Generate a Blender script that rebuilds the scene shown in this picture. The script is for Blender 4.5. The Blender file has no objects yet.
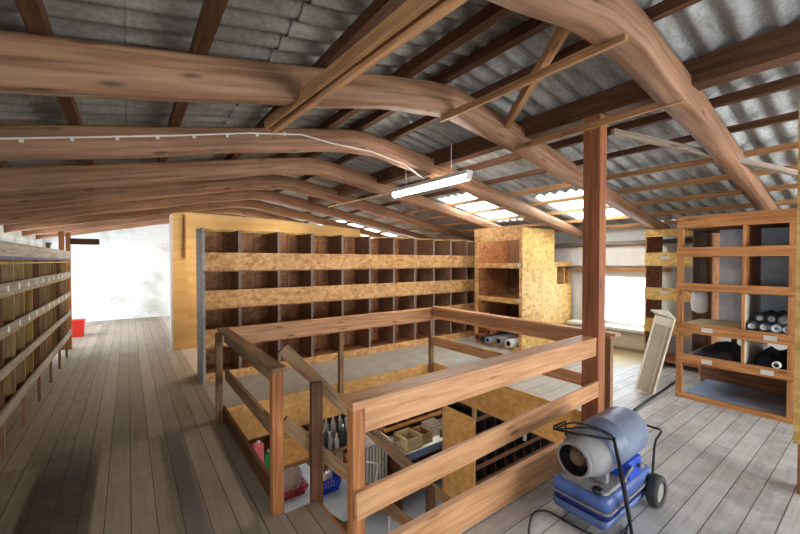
import bpy, bmesh, math, random
from mathutils import Vector as V, Matrix
random.seed(7)
S = bpy.context.scene
COL = S.collection
PI = math.pi

# ------------------------------------------------------------------ materials
def lin(h):
    h = h.lstrip('#')
    o = []
    for i in (0, 2, 4):
        c = int(h[i:i+2], 16) / 255
        o.append(c/12.92 if c <= .04045 else ((c+.055)/1.055)**2.4)
    return (*o, 1)

def newmat(name):
    m = bpy.data.materials.new(name); m.use_nodes = True
    nt = m.node_tree
    b = nt.nodes['Principled BSDF']
    return m, nt, b

def N(nt, t, **kw):
    n = nt.nodes.new(t)
    for k, v in kw.items():
        if k.startswith('i_'):
            n.inputs[k[2:].replace('_', ' ')].default_value = v
        else:
            setattr(n, k, v)
    return n

def mix(nt, fac, a, b, mode='MIX'):
    n = nt.nodes.new('ShaderNodeMix'); n.data_type = 'RGBA'; n.blend_type = mode
    for sock, val in ((n.inputs[0], fac), (n.inputs[6], a), (n.inputs[7], b)):
        if hasattr(val, 'links'): nt.links.new(val, sock)
        else: sock.default_value = val
    return n.outputs[2]

def ramp(nt, fac, stops):
    r = nt.nodes.new('ShaderNodeValToRGB')
    e = r.color_ramp.elements
    while len(e) < len(stops): e.new(.5)
    for el, (p, c) in zip(e, stops):
        el.position = p; el.color = c
    nt.links.new(fac, r.inputs[0])
    return r.outputs[0]

def g(v): return (v, v, v, 1)

def plain(name, c, rough=.6, metal=0, noise=.12, scale=9, spec=.4):
    m, nt, b = newmat(name)
    tc = N(nt, 'ShaderNodeTexCoord')
    nz = N(nt, 'ShaderNodeTexNoise'); nz.inputs['Scale'].default_value = scale; nz.inputs['Detail'].default_value = 5
    nt.links.new(tc.outputs['Object'], nz.inputs['Vector'])
    f = ramp(nt, nz.outputs['Fac'], [(.3, g(1-noise)), (.7, g(1+noise*.4))])
    nt.links.new(mix(nt, 1, lin(c), f, 'MULTIPLY'), b.inputs['Base Color'])
    b.inputs['Roughness'].default_value = rough; b.inputs['Metallic'].default_value = metal
    b.inputs['Specular IOR Level'].default_value = spec
    return m

def wood(name, light, dark, rough=.6, su=1.3, sv=22, knots=True, vary=.25, bump=.15):
    m, nt, b = newmat(name)
    uv = N(nt, 'ShaderNodeUVMap')
    mp = N(nt, 'ShaderNodeMapping'); mp.inputs['Scale'].default_value = (su, sv, 1)
    nt.links.new(uv.outputs[0], mp.inputs[0])
    nz = N(nt, 'ShaderNodeTexNoise'); nz.inputs['Scale'].default_value = 1.6; nz.inputs['Detail'].default_value = 6
    nz.inputs['Distortion'].default_value = .6
    nt.links.new(mp.outputs[0], nz.inputs['Vector'])
    base = ramp(nt, nz.outputs['Fac'], [(.3, lin(dark)), (.62, lin(light))])
    if knots:
        mp2 = N(nt, 'ShaderNodeMapping'); mp2.inputs['Scale'].default_value = (2.2, 9, 1)
        nt.links.new(uv.outputs[0], mp2.inputs[0])
        vo = N(nt, 'ShaderNodeTexVoronoi'); vo.inputs['Scale'].default_value = 1.0
        nt.links.new(mp2.outputs[0], vo.inputs['Vector'])
        k = ramp(nt, vo.outputs['Distance'], [(.05, g(.35)), (.17, g(1))])
        base = mix(nt, 1, base, k, 'MULTIPLY')
    nz2 = N(nt, 'ShaderNodeTexNoise'); nz2.inputs['Scale'].default_value = 1.1; nz2.inputs['Detail'].default_value = 3
    tc = N(nt, 'ShaderNodeTexCoord'); nt.links.new(tc.outputs['Object'], nz2.inputs['Vector'])
    base = mix(nt, 1, base, ramp(nt, nz2.outputs['Fac'], [(.3, g(1-vary)), (.7, g(1.05))]), 'MULTIPLY')
    nt.links.new(base, b.inputs['Base Color'])
    b.inputs['Roughness'].default_value = rough
    b.inputs['Specular IOR Level'].default_value = .3
    if bump:
        bp = N(nt, 'ShaderNodeBump'); bp.inputs['Strength'].default_value = bump; bp.inputs['Distance'].default_value = .004
        nt.links.new(nz.outputs['Fac'], bp.inputs['Height']); nt.links.new(bp.outputs[0], b.inputs['Normal'])
    return m

def osb(name, c1, c2, c3, rough=.6):
    m, nt, b = newmat(name)
    tc = N(nt, 'ShaderNodeTexCoord')
    nz = N(nt, 'ShaderNodeTexNoise'); nz.inputs['Scale'].default_value = 6; nz.inputs['Detail'].default_value = 3
    nt.links.new(tc.outputs['Object'], nz.inputs['Vector'])
    wob = mix(nt, .07, tc.outputs['Object'], nz.outputs['Color'])
    cols = []
    for rot, sc in (((.4, .3, .5), (26, 11, 26)), ((.2, 1.1, -.9), (11, 26, 22))):
        mp = N(nt, 'ShaderNodeMapping'); mp.inputs['Rotation'].default_value = rot; mp.inputs['Scale'].default_value = sc
        nt.links.new(wob, mp.inputs[0])
        vo = N(nt, 'ShaderNodeTexVoronoi'); vo.inputs['Scale'].default_value = 1.0
        nt.links.new(mp.outputs[0], vo.inputs['Vector'])
        sp = N(nt, 'ShaderNodeSeparateColor'); nt.links.new(vo.outputs['Color'], sp.inputs[0])
        cols.append(ramp(nt, sp.outputs[0], [(.05, lin(c3)), (.4, lin(c2)), (.85, lin(c1))]))
    base = mix(nt, .5, cols[0], cols[1])
    nz2 = N(nt, 'ShaderNodeTexNoise'); nz2.inputs['Scale'].default_value = 2; nz2.inputs['Detail'].default_value = 4
    nt.links.new(tc.outputs['Object'], nz2.inputs['Vector'])
    base = mix(nt, 1, base, ramp(nt, nz2.outputs['Fac'], [(.3, g(.82)), (.7, g(1.05))]), 'MULTIPLY')
    nt.links.new(base, b.inputs['Base Color'])
    b.inputs['Roughness'].default_value = rough; b.inputs['Specular IOR Level'].default_value = .35
    return m

def planks(name, light, dark, along='Y', width=.135, length=4.1, dark_boards=False, rough=.55, dust=.5, worn='#b9b4ab'):
    m, nt, b = newmat(name)
    tc = N(nt, 'ShaderNodeTexCoord')
    mp = N(nt, 'ShaderNodeMapping')
    if along == 'Y': mp.inputs['Rotation'].default_value = (0, 0, PI/2)
    nt.links.new(tc.outputs['Object'], mp.inputs[0])
    br = N(nt, 'ShaderNodeTexBrick')
    br.offset = 0 if along == 'Y' else .37; br.offset_frequency = 3
    br.inputs['Color1'].default_value = g(.0); br.inputs['Color2'].default_value = g(1)
    br.inputs['Mortar'].default_value = g(.5)
    br.inputs['Scale'].default_value = 1; br.inputs['Mortar Size'].default_value = .003
    br.inputs['Brick Width'].default_value = length; br.inputs['Row Height'].default_value = width
    br.inputs['Bias'].default_value = 0; br.inputs['Mortar Smooth'].default_value = .1
    nt.links.new(mp.outputs[0], br.inputs['Vector'])
    base = ramp(nt, br.outputs['Color'], [(0, lin(dark)), (1, lin(light))])
    gm = N(nt, 'ShaderNodeMapping'); gm.inputs['Scale'].default_value = (1.2, 26, 1) if along == 'X' else (26, 1.2, 1)
    nt.links.new(tc.outputs['Object'], gm.inputs[0])
    nz = N(nt, 'ShaderNodeTexNoise'); nz.inputs['Scale'].default_value = 1.5; nz.inputs['Detail'].default_value = 6
    nt.links.new(gm.outputs[0], nz.inputs['Vector'])
    base = mix(nt, 1, base, ramp(nt, nz.outputs['Fac'], [(.3, g(.78)), (.7, g(1.08))]), 'MULTIPLY')
    # worn pale patches and scuffs
    n2 = N(nt, 'ShaderNodeTexNoise'); n2.inputs['Scale'].default_value = 4.5; n2.inputs['Detail'].default_value = 8; n2.inputs['Roughness'].default_value = .65
    nt.links.new(tc.outputs['Object'], n2.inputs['Vector'])
    base = mix(nt, ramp(nt, n2.outputs['Fac'], [(.46, g(0)), (.62, g(dust))]), base, lin(worn))
    if dark_boards:   # darker worn boards and a narrow darker strip on the left
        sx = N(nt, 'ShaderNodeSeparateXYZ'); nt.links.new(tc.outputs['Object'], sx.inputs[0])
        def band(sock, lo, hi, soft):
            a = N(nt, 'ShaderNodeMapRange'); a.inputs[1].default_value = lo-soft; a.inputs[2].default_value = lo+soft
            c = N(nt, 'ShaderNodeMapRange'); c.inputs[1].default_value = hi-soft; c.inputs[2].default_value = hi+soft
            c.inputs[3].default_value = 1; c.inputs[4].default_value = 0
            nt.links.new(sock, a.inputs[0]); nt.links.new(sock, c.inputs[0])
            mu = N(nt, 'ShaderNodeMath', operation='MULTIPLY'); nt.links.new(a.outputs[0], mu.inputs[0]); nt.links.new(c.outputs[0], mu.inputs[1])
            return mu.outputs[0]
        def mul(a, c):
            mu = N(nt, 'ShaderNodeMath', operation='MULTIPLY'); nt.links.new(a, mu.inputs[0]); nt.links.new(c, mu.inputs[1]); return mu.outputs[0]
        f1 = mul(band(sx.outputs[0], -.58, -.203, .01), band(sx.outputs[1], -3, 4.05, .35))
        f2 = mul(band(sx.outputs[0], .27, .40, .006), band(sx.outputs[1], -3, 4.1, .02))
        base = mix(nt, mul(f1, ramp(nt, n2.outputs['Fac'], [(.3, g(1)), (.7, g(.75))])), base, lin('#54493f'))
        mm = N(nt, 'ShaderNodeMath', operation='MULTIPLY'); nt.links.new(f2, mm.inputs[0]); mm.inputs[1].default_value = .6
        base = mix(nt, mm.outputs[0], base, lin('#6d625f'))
    base = mix(nt, br.outputs['Fac'], base, lin('#453d36'))
    nt.links.new(base, b.inputs['Base Color'])
    b.inputs['Roughness'].default_value = rough; b.inputs['Specular IOR Level'].default_value = .35
    bp = N(nt, 'ShaderNodeBump'); bp.inputs['Strength'].default_value = .3; bp.inputs['Distance'].default_value = .004; bp.invert = True
    nt.links.new(br.outputs['Fac'], bp.inputs['Height']); nt.links.new(bp.outputs[0], b.inputs['Normal'])
    return m

def emit(name, c, s):
    m, nt, b = newmat(name)
    b.inputs['Base Color'].default_value = lin(c)
    b.inputs['Emission Color'].default_value = lin(c); b.inputs['Emission Strength'].default_value = s
    return m

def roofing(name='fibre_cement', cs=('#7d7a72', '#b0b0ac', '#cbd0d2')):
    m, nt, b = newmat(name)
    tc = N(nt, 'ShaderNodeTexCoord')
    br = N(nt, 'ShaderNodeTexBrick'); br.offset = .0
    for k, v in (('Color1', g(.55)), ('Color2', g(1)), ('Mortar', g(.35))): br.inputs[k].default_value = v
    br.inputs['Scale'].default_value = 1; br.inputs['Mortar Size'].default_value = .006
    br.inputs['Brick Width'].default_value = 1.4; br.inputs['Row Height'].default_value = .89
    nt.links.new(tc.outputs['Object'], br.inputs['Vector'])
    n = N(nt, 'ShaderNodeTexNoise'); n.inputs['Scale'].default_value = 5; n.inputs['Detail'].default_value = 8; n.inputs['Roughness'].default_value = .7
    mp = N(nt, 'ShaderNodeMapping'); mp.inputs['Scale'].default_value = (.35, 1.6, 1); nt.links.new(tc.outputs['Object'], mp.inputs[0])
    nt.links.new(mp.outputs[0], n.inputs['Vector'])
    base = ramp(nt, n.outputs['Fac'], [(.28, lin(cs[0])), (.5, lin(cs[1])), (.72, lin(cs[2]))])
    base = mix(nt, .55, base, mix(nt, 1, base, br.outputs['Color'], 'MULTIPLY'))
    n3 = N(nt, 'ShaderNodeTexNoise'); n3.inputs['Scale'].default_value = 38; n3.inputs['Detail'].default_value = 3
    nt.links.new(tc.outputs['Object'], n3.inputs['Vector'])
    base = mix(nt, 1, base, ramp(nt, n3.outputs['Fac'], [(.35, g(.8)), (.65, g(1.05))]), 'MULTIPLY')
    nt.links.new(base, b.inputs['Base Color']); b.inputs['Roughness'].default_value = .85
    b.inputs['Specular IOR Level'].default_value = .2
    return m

def skysheet():
    m, nt, b = newmat('translucent_sheet')
    out = nt.nodes['Material Output']
    nt.nodes.remove(b)
    t = N(nt, 'ShaderNodeBsdfTransparent'); t.inputs[0].default_value = (.9, .93, .95, 1)
    tr = N(nt, 'ShaderNodeBsdfTranslucent'); tr.inputs[0].default_value = (.85, .88, .88, 1)
    mx = N(nt, 'ShaderNodeMixShader'); mx.inputs[0].default_value = .72
    nt.links.new(t.outputs[0], mx.inputs[1]); nt.links.new(tr.outputs[0], mx.inputs[2]); nt.links.new(mx.outputs[0], out.inputs[0])
    return m

def glass():
    m, nt, b = newmat('window_glass')
    out = nt.nodes['Material Output']; nt.nodes.remove(b)
    t = N(nt, 'ShaderNodeBsdfTransparent'); t.inputs[0].default_value = (.95, .97, 1, 1)
    tr = N(nt, 'ShaderNodeBsdfGlossy'); tr.inputs['Roughness'].default_value = .1
    mx = N(nt, 'ShaderNodeMixShader'); mx.inputs[0].default_value = .05
    nt.links.new(t.outputs[0], mx.inputs[1]); nt.links.new(tr.outputs[0], mx.inputs[2]); nt.links.new(mx.outputs[0], out.inputs[0])
    return m

def whitewall(name, c, patch):
    m, nt, b = newmat(name)
    tc = N(nt, 'ShaderNodeTexCoord')
    n = N(nt, 'ShaderNodeTexNoise'); n.inputs['Scale'].default_value = 1.3; n.inputs['Detail'].default_value = 6; n.inputs['Roughness'].default_value = .6
    nt.links.new(tc.outputs['Object'], n.inputs['Vector'])
    base = mix(nt, ramp(nt, n.outputs['Fac'], [(.52, g(0)), (.66, g(.75))]), lin(c), lin(patch))
    br = N(nt, 'ShaderNodeTexBrick')
    mp = N(nt, 'ShaderNodeMapping'); mp.inputs['Rotation'].default_value = (PI/2, 0, 0); nt.links.new(tc.outputs['Object'], mp.inputs[0])
    for k, v in (('Color1', g(1)), ('Color2', g(.95)), ('Mortar', g(.86))): br.inputs[k].default_value = v
    br.inputs['Scale'].default_value = 4
    nt.links.new(mp.outputs[0], br.inputs['Vector'])
    nt.links.new(mix(nt, 1, base, br.outputs['Color'], 'MULTIPLY'), b.inputs['Base Color'])
    b.inputs['Roughness'].default_value = .8
    return m

M = dict(
    rail=wood('planed_rail_wood', '#d6a276', '#b07a4e', .45),
    rail_old=wood('grey_brown_rail_wood', '#9d7b58', '#6d4f37', .6),
    post=wood('red_brown_post_wood', '#b3714a', '#834c32', .5),
    postred=wood('orange_brown_post_wood', '#bf7f4e', '#8d5430', .5),
    log=wood('log_wood', '#a57c5e', '#785239', .6, su=.8, sv=16, bump=.4),
    purlin=wood('dark_purlin_wood', '#6b4630', '#40281b', .65),
    lath=wood('pale_lath_wood', '#b98a5c', '#8c5f3c', .6),
    greylath=wood('grey_lath_wood', '#9a8a7c', '#786858', .7),
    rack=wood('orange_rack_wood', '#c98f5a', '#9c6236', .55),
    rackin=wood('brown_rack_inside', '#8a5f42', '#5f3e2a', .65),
    beigeboard=wood('tan_rack_board', '#b5976a', '#8c7048', .6),
    yellowboard=wood('yellow_rack_board', '#b08f50', '#86662f', .6),
    whitewood=wood('limewashed_rail', '#c5bfb2', '#918a7c', .7, knots=False),
    greywood=wood('grey_weathered_rail', '#a39c8c', '#7c7464', .7, knots=False),
    palewood=wood('pale_ply', '#d9c79c', '#bfa878', .5, knots=False),
    darkwood=wood('dark_stair_wood', '#70482f', '#4b2e1e', .6),
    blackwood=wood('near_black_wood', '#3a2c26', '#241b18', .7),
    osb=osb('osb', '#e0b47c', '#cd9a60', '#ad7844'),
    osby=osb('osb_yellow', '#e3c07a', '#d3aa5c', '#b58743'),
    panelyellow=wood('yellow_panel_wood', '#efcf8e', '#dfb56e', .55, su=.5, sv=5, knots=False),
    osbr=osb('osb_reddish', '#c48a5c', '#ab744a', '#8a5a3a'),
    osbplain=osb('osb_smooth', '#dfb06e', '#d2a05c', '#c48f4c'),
    greypanel=plain('grey_end_panel', '#aaa8a4', .6, noise=.3, scale=14),
    divider=wood('bluish_brown_divider', '#a47c60', '#825f4a', .65, knots=False),
    dividerfront=plain('grey_divider_edge', '#8a7c74', .6, noise=.25, scale=20),
    black=plain('black_tube', '#17171a', .4, noise=.2),
    rubber=plain('tyre_rubber', '#3c3a38', .8, noise=.3, scale=30),
    hub=plain('wheel_hub', '#8f8a82', .5, noise=.2),
    blue=plain('blue_paint', '#2748b8', .4, noise=.25, scale=12),
    bluedust=plain('dusty_blue_paint', '#737c93', .45, noise=.3, scale=7),
    bluelow=plain('scuffed_blue_paint', '#586896', .45, noise=.35, scale=9),
    bluetop=plain('worn_blue_paint', '#566ca8', .4, noise=.45, scale=6),
    darkblue=plain('navy_paint', '#232a66', .45),
    dusty=plain('dust_covered_metal', '#8a8787', .65, noise=.25, scale=11),
    soot=plain('sooty_metal', '#2a2420', .6, metal=.4, noise=.4),
    rust=plain('rusty_cone', '#6a5244', .6, metal=.3, noise=.4),
    white=plain('white_paint', '#dcdad4', .6, noise=.08),
    cream=plain('cream_paint', '#d9d2bd', .5, noise=.1),
    creamgrey=plain('grey_cream_inside', '#b3aa94', .55, noise=.12),
    tag=plain('paper_tag', '#c8c6c0', .7, noise=.1),
    tagdot=plain('white_tag', '#efeee8', .7, noise=.02),
    rollgrey=plain('grey_film_roll', '#8e9aa8', .4, noise=.15),
    rolldark=plain('dark_film_roll', '#3b4048', .5, noise=.2),
    rollwhite=plain('roll_core', '#d5d8da', .6, noise=.1),
    rollred=plain('red_brown_roll', '#a05238', .5, noise=.2),
    darkcloth=plain('dark_fabric', '#262833', .8, noise=.3),
    blueboard=plain('blue_grey_board', '#8a98b4', .5, noise=.2),
    red=plain('red_plastic', '#d2352a', .4, noise=.05),
    wine=plain('wine_red_plastic', '#b03040', .45, noise=.1),
    bluebin=plain('blue_plastic', '#1e46d2', .4, noise=.08),
    green=plain('green_plastic', '#2f8a4a', .4), pink=plain('pink_plastic', '#d86a78', .4),
    silver=plain('galvanised_metal', '#a4a7a8', .45, metal=.5, noise=.15),
    bottle=plain('grey_white_bottle', '#c9ced2', .35, noise=.15),
    bottledark=plain('dark_bottle', '#3a4048', .35),
    straw=plain('clear_bag', '#b9a9a0', .4, noise=.3, scale=25),
    wallblue=plain('blue_grey_board_back', '#d4dae2', .6, noise=.2),
    concrete=plain('painted_concrete', '#9aa3ae', .5, noise=.18, scale=2.5),
    wallwhite=whitewall('whitewashed_wall', '#e6e9ea', '#b9bdb0'),
    wallgrey=plain('grey_wall', '#c9cac8', .8, noise=.12, scale=3),
    wallbrown=plain('dark_rear_boards', '#8d7a66', .8, noise=.2, scale=3),
    roof=roofing(), roofdim=roofing('dimmed_fibre_cement', ('#67615a', '#8f8a80', '#a8a59c')), skylight=skysheet(), glass=glass(),  # darker copy puts the dimmer light on the left slope into the colour
    tube=emit('lit_tube', '#fff4e6', 40),
    cable=plain('white_cable', '#e0dcd2', .5), conduit=plain('cream_conduit', '#c9b794', .5),
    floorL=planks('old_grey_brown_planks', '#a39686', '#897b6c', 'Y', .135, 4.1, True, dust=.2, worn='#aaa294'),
    floorR=planks('worn_grey_planks', '#bab7b3', '#9f9b97', 'X', .14, 2.6, rough=.5, dust=.65, worn='#c0c0bf'),
    floorB=plain('grey_chipboard_floor', '#b9b3a8', .5, noise=.18, scale=3.5),
    floorT=plain('tan_board_floor', '#b5a57e', .5, noise=.15, scale=4),
    floorW=planks('window_lit_floor_boards', '#b1ada2', '#a39e92', 'X', .2, 3, rough=.5, dust=.4),  # tone of this floor area stands for window light falling on it
)

# ------------------------------------------------------------------ mesh builder
class MB:
    def __init__(s):
        s.v = []; s.f = []; s.uv = []; s.sm = []
    def _box8(s, P, L, W, Hh):
        """P: 8 corners ordered (u,v,w) bits; L,W,H lengths along u,v,w; u is the grain"""
        i = len(s.v); s.v += [tuple(p) for p in P]
        ru, rv = random.random()*20, random.random()*20
        # corner index = u*4+v*2+w
        quads = [((0,4,6,2),'uv'),((1,3,7,5),'vu'),((0,1,5,4),'wu'),((2,6,7,3),'uw'),((0,2,3,1),'vw'),((4,5,7,6),'wv')]
        dim = {'u': L, 'v': W, 'w': Hh}
        for q, _ in quads:
            s.f.append([i+k for k in q]); s.sm.append(False)
            for k in q:
                u = (k >> 2) & 1; v = (k >> 1) & 1; w = k & 1
                if len({(kk >> 2) & 1 for kk in q}) == 1: s.uv.append((ru+v*W, rv+w*Hh))
                elif len({(kk >> 1) & 1 for kk in q}) == 1: s.uv.append((ru+u*L, rv+.3+w*Hh))
                else: s.uv.append((ru+u*L, rv+v*W))
        return s
    def box(s, x0, x1, y0, y1, z0, z1):
        d = [abs(x1-x0), abs(y1-y0), abs(z1-z0)]
        o = V((min(x0, x1), min(y0, y1), min(z0, z1)))
        ax = sorted(range(3), key=lambda k: -d[k])
        E = [V((1,0,0)), V((0,1,0)), V((0,0,1))]
        a, b_, c = ax
        if E[a].cross(E[b_]).dot(E[c]) < 0: b_, c = c, b_
        P = []
        for u in (0, 1):
            for v in (0, 1):
                for w in (0, 1):
                    P.append(o + E[a]*d[a]*u + E[b_]*d[b_]*v + E[c]*d[c]*w)
        return s._box8(P, d[a], d[b_], d[c])
    def beam(s, p0, p1, w, h, up=(0, 0, 1)):
        p0 = V(p0); p1 = V(p1); t = (p1-p0); L = t.length; t.normalize()
        side = V(up).cross(t).normalized(); upv = t.cross(side)
        P = []
        for u in (0, 1):
            for v in (0, 1):
                for k in (0, 1):
                    P.append(p0 + t*L*u + side*w*(v-.5) + upv*h*(k-.5))
        return s._box8(P, L, w, h)
    def rings(s, rings, closed=True, cap=True, smooth=True):
        """loft of equally sized point rings"""
        n = len(rings[0]); i0 = len(s.v); ru, rv = random.random()*20, random.random()*20
        acc = [0]
        for a, b_ in zip(rings, rings[1:]):
            acc.append(acc[-1] + (sum((V(q)-V(p)).length for p, q in zip(a, b_))/n))
        per = [0]
        for k in range(n): per.append(per[-1] + (V(rings[0][(k+1) % n])-V(rings[0][k])).length)
        for r in rings: s.v += [tuple(p) for p in r]
        for j in range(len(rings)-1):
            for k in range(n if closed else n-1):
                k2 = (k+1) % n
                s.f.append([i0+j*n+k, i0+j*n+k2, i0+(j+1)*n+k2, i0+(j+1)*n+k]); s.sm.append(smooth)
                s.uv += [(ru+acc[j], rv+per[k]), (ru+acc[j], rv+per[k+1]), (ru+acc[j+1], rv+per[k+1]), (ru+acc[j+1], rv+per[k])]
        if cap:
            s.f.append([i0+k for k in range(n)][::-1]); s.sm.append(False); s.uv += [(p[0]*.3, p[2]*.3) for p in rings[0]][::-1]
            m = i0+(len(rings)-1)*n
            s.f.append([m+k for k in range(n)]); s.sm.append(False); s.uv += [(p[0]*.3, p[2]*.3) for p in rings[-1]]
        return s
    def tube(s, pts, r, n=8, cap=True, closed=False):
        pts = [V(p) for p in pts]; R = []
        ref = None
        for k, p in enumerate(pts):
            a = pts[max(k-1, 0)]; b_ = pts[min(k+1, len(pts)-1)]
            if closed: a = pts[(k-1) % len(pts)]; b_ = pts[(k+1) % len(pts)]
            t = (b_-a).normalized()
            if ref is None: ref = V((0, 0, 1)) if abs(t.z) < .9 else V((1, 0, 0))
            x = ref.cross(t).normalized(); y = t.cross(x); ref = y
            rr = r[k] if isinstance(r, (list, tuple)) else r
            R.append([p + x*rr*math.cos(2*PI*q/n) + y*rr*math.sin(2*PI*q/n) for q in range(n)])
        if closed: R.append(R[0])
        return s.rings(R, cap=cap and not closed)
    def lathe(s, c, axis, prof, n=24, cap=False):
        """prof: list of (distance along axis, radius)"""
        c = V(c); t = V(axis).normalized(); ref = V((0, 0, 1)) if abs(t.z) < .9 else V((1, 0, 0))
        x = ref.cross(t).normalized(); y = t.cross(x)
        R = [[c + t*d + x*r*math.cos(2*PI*q/n) + y*r*math.sin(2*PI*q/n) for q in range(n)] for d, r in prof]
        return s.rings(R, cap=cap)
    def build(s, name, mat, parent=None, origin=(0, 0, 0), bevel=0, subsurf=0):
        me = bpy.data.meshes.new(name)
        o = V(origin)
        me.from_pydata([tuple(V(v)-o) for v in s.v], [], s.f)
        uvl = me.uv_layers.new(name='UVMap')
        for k, u in enumerate(s.uv): uvl.data[k].uv = u
        for k, p in enumerate(me.polygons): p.use_smooth = s.sm[k]
        me.materials.append(mat)
        me.update()
        ob = bpy.data.objects.new(name, me); COL.objects.link(ob)
        if parent: ob.parent = parent
        else: ob.location = o
        if bevel:
            b = ob.modifiers.new('Bevel', 'BEVEL'); b.width = bevel; b.segments = 2; b.limit_method = 'ANGLE'
        return ob

ORG = {}
def tag(o, label, cat, group=None):
    o['label'] = label; o['category'] = cat
    if group: o['group'] = group
    return o
def thing(name, label, cat, loc, group=None):
    o = bpy.data.objects.new(name, None); COL.objects.link(o)
    o.location = loc; o.empty_display_size = .1
    ORG[o.name] = V(loc)
    return tag(o, label, cat, group)
def part(name, mb, mat, root, parent=None, label=None, bevel=0):
    o = mb.build(name, mat, parent or root, ORG[root.name], bevel)
    if label: o['label'] = label
    return o
def struct(name, mb, mat, origin=(0, 0, 0)):
    o = mb.build(name, mat, None, origin); o['kind'] = 'structure'
    return o
def solo(name, mb, mat, label, cat, origin, group=None, bevel=0):
    return tag(mb.build(name, mat, None, origin, bevel), label, cat, group)

# ------------------------------------------------------------------ roof geometry
XA = 2.3                                   # ridge line
def logtop(x): return 3.22 - (.19*(x-XA) if x > XA else .20*(XA-x))
def sheet(x): return logtop(x) + .115
XL, XR, YB, YE = -1.75, 7.5, -3.0, 13.0

# ------------------------------------------------------------------ setting: floor
def floor_piece(name, rects, mat):
    m = MB()
    for x0, x1, y0, y1 in rects: m.box(x0, x1, y0, y1, -.1, 0)
    return struct(name, m, mat)
HX0, HX1, HY0, HY1 = .78, 3.69, 1.63, 4.2
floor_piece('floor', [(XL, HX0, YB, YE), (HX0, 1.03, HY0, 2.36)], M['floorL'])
floor_piece('floor.001', [(HX0, XR, YB, HY0), (HX1, XR, HY0, 2.46)], M['floorR'])
floor_piece('floor.002', [(HX0, XR, HY1, YE), (HX1, 4.02, 2.46, HY1)], M['floorB'])
floor_piece('floor.003', [(4.02, 6.2, 2.46, HY1)], M['floorW'])
floor_piece('floor.005', [(6.2, XR, 2.46, HY1)], M['floorT'])

# walls ----------------------------------------------------------------------
m = MB().box(XL-.12, XL, YB, -1.8, -.1, sheet(XL)-.03).box(XL-.12, XL, .6, 8.85, -.1, sheet(XL)-.03).box(XL-.12, XL, -1.8, .6, -.1, .9).box(XL-.12, XL, -1.8, .6, 1.9, sheet(XL)-.03).box(XL-.12, XL, 12.6, YE+.1, -.1, sheet(XL)-.03)
m.box(XL-.12, XL, 8.85, 12.6, -.1, .5).box(XL-.12, XL, 8.85, 12.6, 1.9, sheet(XL)-.03)
struct('wall_left', m, M['wallwhite'])
m = MB()
WY0, WY1, WZ0, WZ1 = 2.5, 3.62, .44, 1.4
wt = sheet(XR)-.03
m.box(XR, XR+.15, YB, WY0, -.1, wt).box(XR, XR+.15, WY1, 9.2, -.1, wt).box(XR, XR+.15, 12.4, YE+.1, -.1, wt)
m.box(XR, XR+.15, WY0, WY1, -.1, WZ0).box(XR, XR+.15, WY0, WY1, WZ1, wt)
m.box(XR, XR+.15, 9.2, 12.4, -.1, .5).box(XR, XR+.15, 9.2, 12.4, 2.1, wt)
struct('wall_right', m, M['wallgrey'])
def gable(name, y, mat, openings=()):
    m = MB()
    # prism following the roof line, cut into vertical strips so that openings stay open
    xs = sorted({XL-.1, XA, XR+.1, *[o[0] for o in openings], *[o[1] for o in openings]})
    for a, b_ in zip(xs, xs[1:]):
        za, zb = sheet(a)-.03, sheet(b_)-.03
        op = [o for o in openings if o[0] <= a+1e-6 and o[1] >= b_-1e-6]
        segs = [(-.1, None)]
        if op: segs = [(-.1, op[0][2]), (op[0][3], None)]
        for z0, z1 in segs:
            t0, t1 = (za, zb) if z1 is None else (z1, z1)
            P = []
            for (x, t) in ((a, t0), (b_, t1)):
                for yy in (y, y+.12):
                    for zz in (z0, t): P.append((x, yy, zz))
            m._box8(P, b_-a, .12, 2)
    return struct(name, m, mat)
gable('wall_back', YE, M['wallwhite'])
gable('wall_rear', YB-.12, M['wallbrown'], [(2.6, 7.0, .25, 2.2)])  # opening added to let daylight in from behind the camera

# partition box behind the shelving
m = MB()
for xs_, ts_, z0_ in (((.66, .90, 2.63), (2.52, 2.56, 2.53), 0), ((2.63, 4.61), (2.53, 2.42), 0), ((4.61, XR), (2.22, 2.12), 0)):
    for a, b_, ta, tb in zip(xs_, xs_[1:], ts_, ts_[1:]):
        P = []
        for (x, t) in ((a, ta), (b_, tb)):
            for yy in (7.9, 7.96):
                for zz in (0, t): P.append((x, yy, zz))
        m._box8(P, b_-a, .06, 2.4)
struct('wall_partition', m, M['panelyellow'])
m = MB().box(.63, .66, 7.88, 8.12, 0, 2.5)
struct('partition_lit_edge', m, M['white'])  # white strip stands for the brightly lit end face of the partition
m = MB().box(.84, .87, 7.86, 7.9, 1.7, 2.5)
struct('trim_9', m, M['lath'])
# hall door frame
m = MB().box(-1.02, -.95, 9.15, 9.25, 0, 2.2).box(-.925, -.86, 9.15, 9.25, 0, 2.17)
struct('trim_2', m, M['rack'])
m = MB().box(-.86, -.44, 9.13, 9.19, 1.96, 2.07)
struct('trim_3', m, M['purlin'])

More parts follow.
